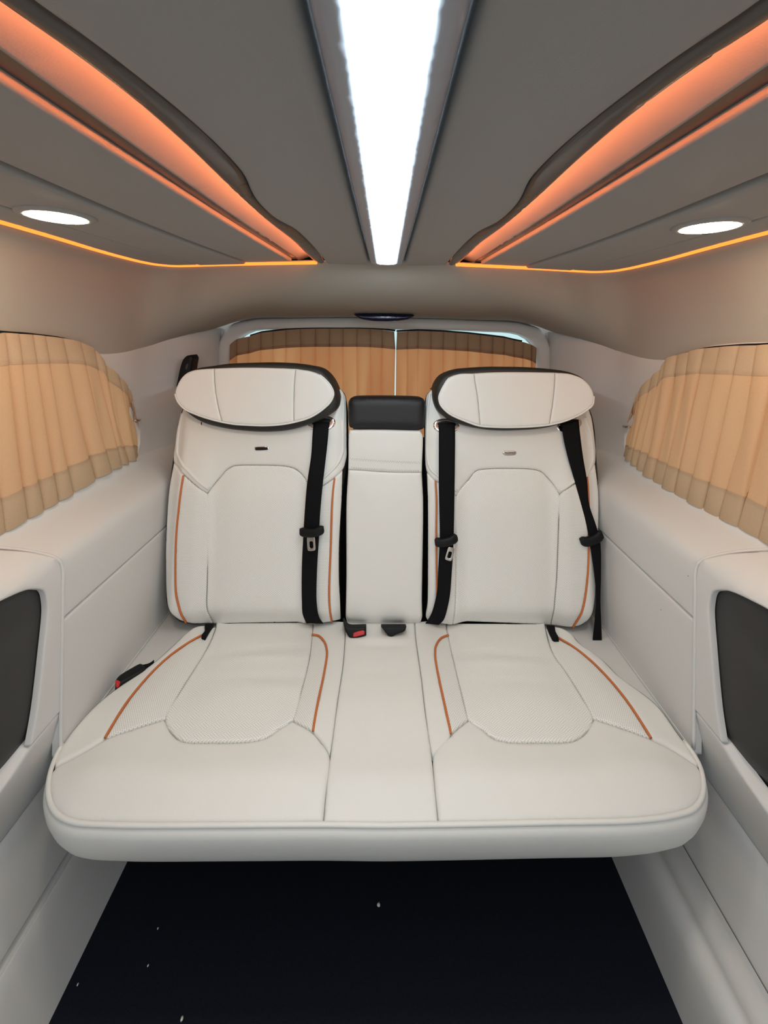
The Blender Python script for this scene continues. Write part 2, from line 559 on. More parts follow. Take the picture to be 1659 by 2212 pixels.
# pocket outline in the door trims (y, z)
POCK = [(.10, .86), (.55, .852), (.785, .837), (.86, .814), (.893, .792), (.906, .756), (.898, .651), (.882, .545), (.868, .49), (.832, .464), (.787, .455), (.50, .44), (.10, .44)]
def door_x(y, z):                                          # the sliding-door trim stands a little proud
    zz = [.30, .49, .80, .845, .875, .90, .92]
    xx = [.774, .724, .724, .728, .765, .828, .842]
    return float(np.interp(z, zz, xx))
for s, side in ((-1, 'left'), (1, 'right')):
    w = WALL[s]
    tx = {-1: 'left', 1: 'right'}[s]
    root = panel('wall_' + side, [(-1.5, .897), (1.83, .897), (1.83, _st[-1][1])] + _st[::-1], w, M['trim'], None, edge=.004, drop=.001, back=.02, res=.045, holes=[WIN], corner=70)
    tag(root, 'light grey side trim around the curtained window on the %s-hand wall' % side, 'wall', kind='structure')
    S0 = [(.10, .897), (.80, .897), (.865, .893), (.905, .878), (.925, .862), (.938, .845), (.947, .825), (.949, .69)]
    # window shelf and upper quarter trim
    up_ = [(.745, .9165), (.80, .9165), (.86, .908), (.89, .893), (.905, .880), (.925, .865), (.940, .846), (.949, .826), (.951, .775), (.951, .696), (1.83, .696), (1.83, .9165)]
    panel('quarter_trim', up_, w.off(.004), M['trim'], root, edge=.006, drop=.004, back=.02, res=.014, corner=60)
    panel('lower_quarter_trim', [(.951, .692), (.951, .385), (1.83, .385), (1.83, .692)], QUART[s].off(.004), M['trim'], root, edge=.006, drop=.004, back=.02, res=.03, sharp=True)
    ds = Surf('x', lambda y, z, s=s: s * door_x(y, z), -s)
    panel('door_trim', [(-1.5, .9165), (.735, .9165), (.79, .9155), (.853, .907), (.884, .890), (.919, .862), (.936, .843), (.946, .82), (.948, .492), (.869, .492), (.882, .545), (.898, .651), (.908, .756), (.899, .792), (.868, .816), (.785, .838), (.55, .852), (.10, .86), (-1.5, .86)], ds.off(.004), M['trim'], root, edge=.005, drop=.003, back=.014, res=.02, corner=60)
    panel('lower_door_trim', [(.866, .486), (1.02, .486), (1.02, .302), (-1.5, .302), (-1.5, .44), (.50, .44), (.767, .454), (.805, .463), (.835, .470)], ds.off(.002), M['trim'], root, edge=.008, drop=.006, back=.03, res=.025, corner=60)
    # body skin closing the gaps behind the trims
    sk = [(.86, -1.5, .92), (.86, 1.9, .92), (.81, -1.5, .885), (.81, 1.9, .885), (.81, -1.5, 0), (.81, 1.9, 0)]
    obj('body_skin', [(s * x, y, z) for x, y, z in sk], [(0, 1, 3, 2), (2, 3, 5, 4)], M['trim'], root, False)
    # dark recessed pocket
    def pk(y, z, s=s):
        q = 1 - S(.62, .885, y)
        dz = .035 * math.exp(-((z - .74 + .10 * (.9 - y)) / .035) ** 2)
        return s * (.736 + .05 * q - dz * q + .035 * (1 - S(.42, .52, z)))
    panel('pocket_insert', [(-.6, .87), (.60, .868), (.83, .85), (.93, .83), (.93, .42), (-.6, .42)], Surf('x', pk, -s), M['pocket'], root, edge=.004, drop=.001, back=0, res=.02, sharp=True)
    panel('kick_panel', [(-1.5, .150), (1.3, .150), (1.3, .305), (-1.5, .305)], w, M['trim'], root, edge=.006, drop=.005, back=.02, res=.04, sharp=True)
    # wheel-arch ledge beside the cushion
    lx = sorted((s * .735, s * .52))
    panel('wheel_arch_ledge', [(lx[0], .955), (lx[1], .955), (lx[1], 1.8), (lx[0], 1.8)], flat_z(.389), M['trim'], root, edge=.006, drop=.004, back=.03, res=.04, sharp=True)
    tube('ledge_welt', [(s * .722, y, .392) for y in np.linspace(.96, 1.8, 10)], .003, M['trim'], root)
    # door sill
    if s == 1:
        prof = [(.600, 0), (.606, .06), (.614, .115), (.622, .135), (.636, .146), (.654, .148), (.656, .143), (.660, .134), (.704, .136), (.708, .146), (.711, .155)]
    else:
        prof = [(.640, 0), (.664, .06), (.688, .115), (.702, .140), (.706, .143), (.708, .136), (.7105, .136), (.712, .146), (.7125, .155)]
    rows = [[(s * x, y, z) for y in np.linspace(-1.5, 1.4, 30)] for x, z in prof]
    grid('door_sill', rows, M['trim'], root, flip=(s == 1))
    # light piped edge where quarter and door trims meet
    e = [QUART[s].pos(y, z) + np.array([-s * .004, 0, 0]) for y, z in catmull([(.80, .9165), (.857, .9075), (.887, .8915), (.922, .8635), (.938, .8445), (.9485, .823), (.9495, .75), (.9495, .60), (.9495, .50), (.9495, .40)], 5)]
    tube('trim_welt', e, .004, M['trim'], root)

# ------------------------------------------------------------------ ceiling
RING = [(.73, -1.49), (.73, .4), (.731, .80), (.737, .95), (.746, 1.08), (.746, 1.19), (.740, 1.265), (.722, 1.318), (.68, 1.343), (.62, 1.334), (.55, 1.315), (.38, 1.277), (.208, 1.243)]
RINGC = RING + [(.10, 1.256), (0, 1.262)]
def loft_half():
    I = np.array([(x, y, Z_C + .006) for x, y in RINGC]); O = np.array(OUT)
    I = np.array(catmull(I, 6)); O = np.array(catmull(O, 6))
    rows = []
    for t in np.linspace(0, 1, 18):
        a = .45 * t + .55 * math.sin(t * math.pi / 2)
        b = .55 * t + .45 * (1 - math.cos(t * math.pi / 2))
        a2 = .30 * t + .70 * t ** 2.3                     # towards the tailgate: drops first, then runs back
        b2 = math.sin(t * math.pi / 2)
        wr_ = np.array([S(1.30, 1.75, y) for y in O[:, 1]])
        aa = (a * (1 - wr_) + a2 * wr_)[:, None]; bb = b * (1 - wr_) + b2 * wr_
        r = I.copy()
        r[:, :2] = I[:, :2] + (O[:, :2] - I[:, :2]) * aa
        r[:, 2] = I[:, 2] + (O[:, 2] - I[:, 2]) * bb
        rows.append(r)
    return rows
half = loft_half()
rows = []
for r in half:
    m = r[::-1].copy(); m = m[1:]; m[:, 0] *= -1
    rows.append([tuple(p) for p in r] + [tuple(p) for p in m])
ceiling = grid('ceiling', rows, M['headliner'])
tag(ceiling, 'beige fabric headliner curving down to the windows around the ceiling panels', 'ceiling', kind='structure')
obj('roof_backing', [(-.95, -1.5, 1.60), (.95, -1.5, 1.60), (.95, 1.9, 1.60), (-.95, 1.9, 1.60)], [(3, 2, 1, 0)], M['dark'], ceiling, False)

LIP_IN = [(.245, -1.48), (.243, .0), (.232, .15), (.216, .25), (.2055, .29), (.196, .34), (.188, .40), (.184, .46), (.185, .53), (.190, .565), (.199, .615), (.203, .68), (.200, .745), (.185, .81), (.179, .90), (.178, 1.1), (.180, 1.30)]
LIP_OUT = [(.266, -1.48), (.263, .0), (.251, .16), (.238, .25), (.227, .305), (.220, .37), (.218, .45), (.221, .60), (.220, .77), (.212, .92), (.210, 1.23), (.190, 1.30)]
def mx(P): return [(-x, y) for x, y in P]
FR_HALF = .053
cen_pts = LIP_IN[:-1] + [(.18, 1.248), (.10, 1.258), (0, 1.262), (-.10, 1.258), (-.18, 1.248)] + mx(LIP_IN[:-1])[::-1] + [(-FR_HALF, -1.48), (-FR_HALF, 1.20), (-.045, 1.222), (-.02, 1.228), (.02, 1.228), (.045, 1.222), (FR_HALF, 1.20), (FR_HALF, -1.48)]
panel('centre_panel', cen_pts, flat_z(Z_C - .004, -1), M['ceil'], ceiling, edge=.012, drop=.008, back=.03, res=.03, corner=60)
for s in (-1, 1):
    f = (lambda P: P) if s == 1 else mx
    panel('edge_trim', f(LIP_OUT + LIP_IN[::-1][1:]), flat_z(Z_C - .003, -1), M['lip'], ceiling, edge=.012, drop=.006, back=.007, res=.02, corner=60)
    # cove panel lit by the hidden orange strip: rises towards the strip
    def cz(x, y): return Z_C + .034 * max(0.0, min(1.0, (.31 - abs(x)) / .10))
    A = [(.235, -1.48), (.225, 0), (.21, .26), (.198, .4), (.20, .6), (.20, .9), (.186, 1.20), (.183, 1.30), (.274, 1.30), (.277, 1.18), (.281, 1.0), (.287, .7), (.289, .5), (.2895, .35), (.291, 0), (.293, -1.48)]
    panel('cove_panel', f(A), Surf('z', cz, -1), M['ceil'], ceiling, edge=.006, drop=.004, back=.02, res=.025, corner=60)
    B = [(.316, -1.48), (.315, 0), (.313, .34), (.308, .6), (.300, .9), (.287, 1.18), (.284, 1.250), (.424, 1.279), (.432, 1.20), (.455, .98), (.466, .80), (.469, .51), (.470, 0), (.472, -1.48)]
    panel('slat_panel', f(B), flat_z(Z_C + .0015, -1), M['ceil'], ceiling, edge=.006, drop=.003, back=.02, res=.03, corner=60)
    G = [(.284, -1.48), (.284, .6), (.270, 1.2), (.268, 1.258), (.296, 1.262), (.305, .9), (.324, .3), (.326, -1.48)]
    panel('groove_strip', f(G), flat_z(Z_C + .011, -1), M['lip'], ceiling, edge=.004, drop=.001, back=.004, res=.03, corner=60)
    Cc = [(.480, -1.48), (.480, 0), (.479, .51), (.475, .80), (.463, .98), (.440, 1.20), (.432, 1.281), (.586, 1.318), (.594, 1.27), (.614, 1.08), (.626, .9), (.627, .68), (.628, 0), (.63, -1.48)]
    panel('slat_panel', f(Cc), flat_z(Z_C - .004, -1), M['ceil'], ceiling, edge=.008, drop=.005, back=.02, res=.03, corner=60,)
    Dd = [(.636, -1.48), (.635, 0), (.634, .68), (.633, .9), (.621, 1.08), (.601, 1.27), (.594, 1.319), (.62, 1.326), (.68, 1.334), (.714, 1.310), (.731, 1.262), (.737, 1.19), (.737, 1.08), (.728, .95), (.722, .8), (.721, .4), (.721, -1.48)]
    panel('slat_panel', f(Dd), flat_z(Z_C - .002, -1), M['ceil'], ceiling, edge=.006, drop=.004, back=.02, res=.03, corner=60)
    # orange strip hidden behind the edge trim
    cv = tube('cove_led_strip', catmull([(s * (x - .004), y, Z_C + .0085) for x, y in LIP_OUT[:-1]], 4), .003, M['cove'], None, 6)
    tag(cv, 'hidden orange light strip above the dark edge trim %s' % ('towards the left headrest' if s == -1 else 'towards the right headrest'), 'led strip')
    rg = tube('perimeter_led_strip', catmull([(s * x, y, Z_C - .001) for x, y in RING], 6), .005, M['ring'], None, 8)
    tag(rg, 'glowing orange light line bordering the ceiling above the %s curtained side window' % ('left' if s == -1 else 'right'), 'led strip', 'orange ceiling light lines')
    # downlight
    cx_, cy_ = s * .575, .735
    dl = thing('downlight', 'round warm white ceiling downlight above the %s side window' % ('left' if s == -1 else 'right'), 'downlight', (cx_, cy_, Z_C - .01), 'round ceiling downlights')
    circ = lambda r, n=28: [(cx_ + r * math.cos(2 * math.pi * k / n), cy_ + r * math.sin(2 * math.pi * k / n)) for k in range(n)]
    panel('bezel', circ(.058), flat_z(Z_C - .009, -1), M['ceil'], dl, edge=.008, drop=.004, back=.006, res=.012, holes=[circ(.045)], hole_roll=False)
    panel('lens', circ(.0445), flat_z(Z_C - .0105, -1), M['down'], dl, edge=.012, drop=.003, back=.004, res=.015)

lt = thing('ceiling_light', 'long white light bar running down the middle of the ceiling', 'ceiling light', (0, 0, Z_C))
fr = [(-.048, -1.48), (.048, -1.48), (.048, 1.18), (.046, 1.204), (.035, 1.219), (.015, 1.224), (-.015, 1.224), (-.035, 1.219), (-.046, 1.204), (-.048, 1.18)]
ledp = [(-.0255, -1.46), (.0255, -1.46), (.0255, 1.165), (.0235, 1.178), (.015, 1.183), (-.015, 1.183), (-.0235, 1.178), (-.0255, 1.165)]
panel('frame', fr, flat_z(Z_C - .012, -1), M['ceilframe'], lt, edge=.017, drop=.012, back=.03, res=.03, holes=[ledp], hole_roll=False, corner=60)
panel('diffuser', ledp, flat_z(Z_C - .0135, -1), M['led'], lt, edge=.004, drop=.001, back=.004, res=.03, corner=60)

# ------------------------------------------------------------------ windows and curtains
for i, s in ((1, -1), (2, 1)):
    x = s * .875
    g = obj('window_%d' % i, [(x, .05, .88), (x, 1.6, .88), (x, 1.6, 1.37), (x, .05, 1.37)], [(0, 1, 2, 3)], M['glass'], None, False)
    tag(g, 'tinted glass pane behind the %s side curtain' % ('left' if s == -1 else 'right'), 'window', kind='structure')
g = obj('window_3', [(-.75, 1.865, .75), (.75, 1.865, .75), (.75, 1.865, 1.42), (-.75, 1.865, 1.42)], [(0, 1, 2, 3)], M['glass'], None, False)
tag(g, 'tinted rear window glass behind the amber curtains', 'window', kind='structure')

def curtain(root, tops, bots, inward, amp, hem, mats, per=12, nrow=44, width=.13, mid=.55, slump=0.0, notch=(0, 0), saw=True, over=.21):
    """pleated cloth between matched top / bottom points; one pleat per pair"""
    T = catmull(tops, per); B = catmull(bots, per)
    nc = len(T)
    rnd = random.Random(hash(root.name) % 97)
    jit = [rnd.uniform(.75, 1.25) for _ in range(len(tops) + 1)]
    ph2 = [rnd.uniform(0, 6.28) for _ in range(len(tops) + 1)]
    rows = []
    for i in range(nrow + 1):
        t = i / nrow
        row = []
        for j in range(nc):
            k, fr_ = divmod(j, per); q = fr_ / per
            p = np.array(T[j]) * (1 - t) + np.array(B[j]) * t
            wv = width * (1 + 1.2 * math.sin(math.pi * t))
            dd = min(abs(q - .5), 1)
            rid = abs(math.sin(math.pi * q)) ** .8
            kk = len(tops) - 1 - k
            if saw and kk < 6: rid *= .25 + .12 * kk
            k2 = min(len(tops) - 2, k)
            lat = np.array(tops[k2 + 1]) - np.array(tops[k2])
            p = p - lat * (math.sin(2 * math.pi * q) * over * (.5 if saw and kk < 6 else 1.0) * (1 - .35 * math.sin(math.pi * t)))
            a = amp * jit[k] * (1 - (1 - mid) * math.sin(math.pi * t) ** 1.5)
            lean = .35 * math.sin(3.1 * q * 2 + ph2[k] + t * 2.0) * amp * math.sin(math.pi * t)
            nt_k = max(0.0, 1 - t / .13)
            if j < per: p = p + np.array([notch[0] * nt_k * (1 - j / per), 0, 0])
            if j >= nc - per: p = p + np.array([notch[1] * nt_k * (1 - (nc - 1 - j) / per), 0, 0])
            row.append(p + inward * (a * rid + lean + slump * math.sin(math.pi * t)))
        rows.append(row)
    k1 = int(nrow * hem[0]); k2 = int(nrow * (1 - hem[1]))
    grid('cloth', rows[k1:k2 + 1], mats[0], root)
    up_ = grid('top_hem', [[p + inward * .0012 for p in r] for r in rows[:k1 + 2]], mats[1], root)
    lo_ = grid('bottom_hem', [[p + inward * .0012 for p in r] for r in rows[k2 - 1:]], mats[1], root)
    return rows

cs = {s: Surf('x', lambda y, z, s=s: s * (side_x(max(.93, min(1.3, z))) - .004 + .03 * (S(1.42, 1.5, y))), -s) for s in (-1, 1)}
LT = [(0, 719), (29, 721), (61, 723), (87, 726), (127, 731), (165, 740), (197, 755), (224, 788), (255, 815), (274, 838), (282, 870), (288, 903)]
LB = [(50, 1121), (87, 1101), (119, 1083), (152, 1065), (202, 1034), (235, 1017), (258, 1007), (275, 999), (290, 993), (300, 987), (308, 977), (312, 962)]
RTp = [(1643, 746), (1605, 747), (1565, 750), (1530, 753), (1498, 760), (1470, 768), (1447, 777), (1433, 797), (1412, 815), (1385, 843), (1374, 865), (1366, 895)]
RB = [(1560, 1119), (1525, 1100), (1492, 1081), (1463, 1065), (1438, 1050), (1416, 1037), (1395, 1022), (1378, 1009), (1366, 1001), (1354, 990), (1345, 978), (1340, 962)]
for s, tp, bt, nm in ((-1, LT, LB, 'left'), (1, RTp, RB, 'right')):
    c = cs[s]
    T = [c.hit(*p) for p in tp]; B = [c.hit(*p) for p in bt]
    y0 = T[0][1]; yb0 = B[0][1]
    ext = []; extb = []
    n = 14
    for k in range(n, 0, -1):
        ext.append(np.array([s * .826, y0 - .055 * k, 1.338])); extb.append(np.array([s * .838, yb0 - .055 * k, .905]))
    r0 = thing('side_curtain', 'tan pleated curtain over the side window on the %s-hand wall' % nm, 'curtain', (s * .836, .8, .9), 'tan side window curtains')
    curtain(r0, ext + T, extb + B, np.array([-s, 0, 0]), .014, (.155, .15), (M['curtain'], M['hem']), per=12, mid=.7)
    rail = [p + np.array([s * .003, 0, .002]) for p in (ext + T)[2:n + 7]]
    tube('rail', catmull(rail, 3), .003, M['black'], r0)
    hk_ = [c.hit(*p) for p in (((286, 908), (296, 908), (304, 906)) if s == -1 else ((1364, 922), (1354, 922), (1345, 919)))]
    tube('tieback_hook', [p + np.array([-s * .006, 0, 0]) for p in hk_], .0035, M['steel'], r0)

YC = 1.80
def rearpt(u, v): return flat_y(YC).hit(u, v)
rl = thing('rear_curtain', 'amber pleated curtain on the left half of the rear window', 'curtain', (-.33, YC, .8), 'amber rear window curtains')
TL = [(500, 745), (515, 733), (540, 727), (566, 719), (592, 716), (620, 713), (651, 711), (683, 710), (713, 710), (742, 710), (772, 710), (800, 711), (826, 713), (854, 716)]
TRr = [(856.5, 717), (880, 716), (903, 715), (930, 716), (957, 717), (983, 719), (1010, 721), (1036, 724), (1062, 727), (1087, 730), (1108, 735), (1128, 739), (1145, 745), (1155, 752)]
def bot(pts, xs):
    return [np.array([rearpt(u, v)[0] * 1.0, YC - .002, .79]) for u, v in pts]
T = [rearpt(*p) for p in TL]; B = bot(TL, 0)
curtain(rl, T, B, np.array([0, -1.0, 0]), .026, (.125, .08), (M['rearcurtain'], M['rearhem']), per=12, width=.16, mid=.8, notch=(0, -.008), saw=False, over=.23)
tube('rail', [p + np.array([0, .004, .004]) for p in T[2:]], .004, M['black'], rl)
rr = thing('rear_curtain', 'amber pleated curtain on the right half of the rear window', 'curtain', (.33, YC, .8), 'amber rear window curtains')
T = [rearpt(*p) for p in TRr]; B = bot(TRr, 0)
curtain(rr, T, B, np.array([0, -1.0, 0]), .026, (.125, .08), (M['rearcurtain'], M['rearhem']), per=12, width=.16, mid=.8, notch=(.004, 0), saw=False, over=.23)
tube('rail', [p + np.array([0, .004, .004]) for p in T[:-2]], .004, M['black'], rr)

# dark cover in the middle above the rear window
sf = flat_y(1.585)
dk = panel('tailgate_lamp_cover', sf.px([(764, 679), (800, 678), (830, 678), (862, 679), (896, 681), (886, 688), (868, 692), (830, 694), (795, 692), (774, 687)]), sf, M['navy'], None, edge=.012, drop=.01, back=.07, res=.012)
tag(dk, 'dark navy glossy cover above the middle of the rear window', 'lamp cover')
# black belt loop on the rear pillar
sf = flat_y(1.56)
hk = thing('pillar_belt_guide', 'black upright belt guide on the rear pillar behind the left headrest', 'belt guide', tuple(sf.hit(396, 800)))
panel('body', sf.px([(378, 836), (388, 790), (393, 777), (401, 769), (412, 767), (416, 773), (414, 790), (408, 830)]), sf, M['black'], hk, edge=.012, drop=.010, back=.05, res=.012)
panel('slot', sf.off(.002).px([(399, 797), (402, 787), (406, 785), (406, 792), (403, 799)]), sf.off(.002), M['pocket'], hk, edge=.003, drop=.001, back=.004, res=.006)

# ------------------------------------------------------------------ bench seat
bench = thing('bench_seat', 'ivory leather two-place bench seat with orange piping and folded centre armrest', 'bench seat', (0, 1.1, 0))
E_ = dict(edge=.0055, drop=.006, back=.022, res=.011, inset=.0005)

def seat_back(side, P, outline):
    sh = panel('backrest', BACK.off(-.028).px(outline), BACK.off(-.028), M['shell'], bench, edge=.02, drop=.015, back=.11, res=.02)
    panel('insert_panel', BACK.px(P['centre']), BACK, M['weave'], sh, puff=.010, pw=.06, **E_)
    panel('yoke_panel', BACK.px(P['yoke']), BACK, M['leather'], sh, edge=.011, drop=.009, back=.03, res=.011, puff=.004)
    for k in ('bol_o', 'bol_i'):
        panel('bolster_panel', BACK.px(P[k]), BACK, M['dots'], sh, **E_)
    for k in ('bor_o', 'bor_i'):
        panel('side_border', BACK.px(P[k]), BACK, M['leather'], sh, edge=.009, drop=.008, back=.04, res=.009)
    for k in ('pip_o', 'pip_i'):
        surf_tube('orange_piping', P[k], BACK, .0029, M['orange'], sh, off=.0)
    for k in ('fold_o', 'fold_i'):
        surf_tube('yoke_welt', P[k], BACK, .0055, M['leather'], sh, off=-.001)
    return sh

PL = dict(
    centre=[(448.6, 1067), (469, 1039), (490.6, 1014.5), (502, 1008), (563, 1006), (621, 1009), (638, 1014.5), (650, 1024.6), (663, 1045), (668, 1066), (668, 1237), (666, 1320), (658, 1349), (460, 1349), (448, 1321), (448, 1237)],
    bol_o=[(396, 1027), (387, 1088), (381.5, 1142), (378.6, 1215), (380.6, 1287), (387, 1314), (402.5, 1346), (430, 1349), (460, 1349), (448, 1321), (448, 1237), (448.6, 1067), (416, 1045)],
    bol_i=[(668, 1066), (700, 1048), (722.6, 1033), (718, 1076), (714.5, 1176), (711, 1297), (717, 1344), (690, 1348), (658, 1349), (666, 1320), (668, 1237)],
    bor_o=[(374, 1000), (368, 1030), (363.5, 1059), (358, 1135), (356, 1215), (357, 1280), (360, 1307), (372, 1331), (390, 1343), (402.5, 1346), (387, 1314), (380.6, 1287), (378.6, 1215), (381.5, 1142), (387, 1088), (396, 1027), (385, 1014)],
    bor_i=[(722.6, 1033), (742, 1016), (741, 1050), (740, 1080), (735, 1170), (734.5, 1249), (737, 1310), (738, 1340), (717, 1344), (711, 1297), (714.5, 1176), (718, 1076)],
    yoke=[(722.6, 1033), (742, 1016), (749, 993), (750, 960), (750, 882), (747.5, 854), (739, 842), (725, 837), (600, 836), (430, 838), (405, 850), (392, 887), (381.6, 920), (376, 959), (372.5, 990), (374, 1000), (385, 1014), (396, 1027), (416, 1045), (448.6, 1067), (469, 1039), (490.6, 1014.5), (502, 1008), (563, 1006), (621, 1009), (638, 1014.5), (650, 1024.6), (663, 1045), (668, 1066), (700, 1048)],
    pip_o=[(396, 1027), (387, 1088), (381.5, 1142), (378.6, 1215), (380.6, 1287), (387, 1314), (402.5, 1346)],
    pip_i=[(722.6, 1033), (718, 1076), (714.5, 1176), (711, 1297), (717, 1344)],
    fold_o=[(394, 893), (386, 930), (383, 962), (383, 979), (390, 995.5), (412, 1023), (451, 1056)],
    fold_i=[(738, 848), (741, 870), (740.5, 930), (739, 979), (731, 998), (700, 1031), (668, 1050)],
)
OL = [(392, 880), (379, 920), (371, 980), (362, 1050), (355, 1130), (353, 1215), (354, 1290), (362, 1328), (385, 1348), (440, 1352), (600, 1352), (730, 1348), (741, 1335), (739, 1240), (743, 1080), (752, 1000), (753, 870), (748, 848), (725, 834), (600, 834), (430, 836)]
PR = dict(
    centre=[(986.5, 1073), (1012.7, 1037.6), (1030, 1018), (1054.7, 1014), (1152.5, 1015), (1170, 1020), (1187.5, 1037.6), (1208.5, 1069), (1207, 1120), (1202, 1261), (1198, 1311.5), (1191, 1352), (979, 1351), (985, 1297), (986, 1150)],
    bol_o=[(1208.5, 1069), (1240, 1047), (1268.7, 1030), (1272, 1090.5), (1272, 1188.5), (1268.7, 1253.6), (1261.5, 1304), (1249, 1337), (1238, 1356), (1215, 1355), (1191, 1352), (1198, 1311.5), (1202, 1261), (1207, 1120)],
    bor_o=[(1268.7, 1030), (1287, 1003), (1292, 1040), (1295, 1080), (1294, 1152), (1287, 1297), (1281, 1326), (1269, 1344), (1252, 1354), (1238, 1356), (1249, 1337), (1261.5, 1304), (1268.7, 1253.6), (1272, 1188.5), (1272, 1090.5)],
    bol_i=[(986.5, 1073), (968, 1055), (941, 1039), (943, 1080), (942.5, 1152), (944, 1261), (945, 1347), (962, 1350), (979, 1351), (985, 1297), (986, 1150)],
    bor_i=[(941, 1039), (920, 1020), (921, 1050), (922, 1080), (921.5, 1297), (918, 1335), (925, 1346), (945, 1347), (944, 1261), (942.5, 1152), (943, 1080)],
    yoke=[(941, 1039), (920, 1020), (916.6, 1005), (916.6, 877), (920, 852), (929, 843.5), (944, 840), (1100, 840), (1240, 845), (1262, 860), (1276.6, 891), (1284.5, 932), (1289, 980), (1287, 1003), (1268.7, 1030), (1240, 1047), (1208.5, 1069), (1187.5, 1037.6), (1170, 1020), (1152.5, 1015), (1054.7, 1014), (1030, 1018), (1012.7, 1037.6), (986.5, 1073), (968, 1055)],
    pip_o=[(1268.7, 1030), (1272, 1090.5), (1272, 1188.5), (1268.7, 1253.6), (1261.5, 1304), (1249, 1337), (1238, 1356)],
    pip_i=[(941, 1039), (943, 1080), (942.5, 1152), (944, 1261), (945, 1347)],
    fold_o=[(1264, 901), (1274, 930), (1279, 960), (1280, 996), (1268, 1024), (1240, 1040), (1208.5, 1060)],
    fold_i=[(929, 850), (925, 877), (923.5, 930), (923.5, 985), (929, 1010), (950, 1031), (986.5, 1060)],
)
OR = [(1276, 880), (1289, 930), (1292, 980), (1297, 1050), (1298, 1130), (1294, 1230), (1290, 1297), (1283, 1332), (1262, 1354), (1235, 1360), (1100, 1356), (930, 1350), (915, 1338), (918, 1240), (919, 1080), (914, 1000), (913, 870), (918, 850), (940, 838), (1100, 838), (1245, 843)]
bk_l = seat_back('l', PL, OL)
bk_r = seat_back('r', PR, OR)
# little chrome badges on the yokes
YK = BACK.off(.004)
for pr, q, dark in ((bk_l, [(549, 966), (552, 965), (578, 964.5), (581, 967), (581, 971), (579, 973), (552, 974), (549, 972)], True), (bk_r, [(1085, 979), (1088, 975), (1093, 974), (1113, 974.5), (1116, 976), (1115, 981), (1113, 983), (1090, 983.5)], False)):
    P2 = np.array(YK.px(q)); c2 = P2.mean(0)
    bd = panel('badge', [tuple(p) for p in P2], YK, M['chrome'] if dark else M['steel'], pr, edge=.003, drop=.002, back=.006, res=.006)
    panel_in = [tuple(c2 + (p - c2) * np.array([.86, .66])) for p in P2]
    if dark:
        Y2 = YK.off(.0007)
        o2 = panel('badge', [tuple(p) for p in panel_in], Y2, M['black'], pr, edge=.002, drop=.0006, back=.003, res=.005)
        o2.name = 'badge_inlay'
    else:
        cu = bpy.data.curves.new('lettering', 'FONT'); cu.body = 'ALLIANCE'; cu.size = .0085; cu.align_x = 'CENTER'; cu.align_y = 'CENTER'; cu.extrude = .0003
        to = bpy.data.objects.new('lettering', cu); COL.objects.link(to)
        dg = bpy.context.evaluated_depsgraph_get()
        me = bpy.data.meshes.new_from_object(to.evaluated_get(dg))
        bpy.data.objects.remove(to)
        n_ = YK.nrm(*c2); pc = YK.pos(*c2) + n_ * .0008
        xa = np.array([1.0, 0, 0]); za = np.cross(xa, -n_) * -1; za = np.cross(n_, xa); za = za if za[2] > 0 else -za
        vs = [tuple(pc + xa * v.co.x * .88 + za * v.co.y * .8 + n_ * v.co.z) for v in me.vertices]
        obj('badge_lettering', vs, [tuple(p.vertices) for p in me.polygons], M['black'], pr, False)
# small slit under the left headrest
panel('release_slit', YK.px([(433, 911), (437, 911), (437, 919), (434, 919)]), YK, M['black'], bk_l, edge=.002, drop=.001, back=.004, res=.004)

# headrests
def yh(xc):
    return lambda x, z: 1.335 + .07 * (z - 1.05) + .010 * math.cos(min(1.5, abs(x - xc) / .2))
HS = {-1: Surf('y', yh(-.42), -1), 1: Surf('y', yh(.42), -1)}
HL = dict(shell=[(490, 786), (534, 784), (576, 783.4), (631, 786), (659, 790), (692, 799), (709, 815), (722.6, 840), (728, 865), (725, 884.6), (706, 901), (667, 918), (631, 929), (576, 934.5), (534, 933), (478.6, 926), (434, 913.7), (409, 899), (390, 882), (380, 864), (378, 848), (384, 828), (398, 808), (420, 797), (455, 791)],
          left=[(462, 796), (440, 797), (417.6, 800), (403.7, 805), (392, 815), (382, 832), (377, 851), (381.6, 865), (395.5, 882), (423, 895.7), (452, 905), (478.6, 911.5), (470, 876), (463, 830)],
          mid=[(462, 796), (498, 794.5), (534, 794), (590, 795), (638, 797), (635, 830), (634, 860), (634, 912), (605, 917), (575.7, 919), (534, 918), (505, 916), (478.6, 911.5), (470, 876), (463, 830)],
          right=[(638, 797), (672.7, 803), (690, 810), (703, 821), (715, 836), (720, 850), (715, 866), (700, 882), (670, 901), (634, 912), (634, 860), (635, 830)],
          pipe=[(377, 851), (381.6, 865), (395.5, 882), (423, 895.7), (478.6, 912), (505, 916.5), (534, 918.5), (575.7, 919.5), (605, 917.5), (634, 912.5), (670, 901.5), (700, 882), (715, 866), (720, 850), (715, 836), (703, 821), (690, 810)])
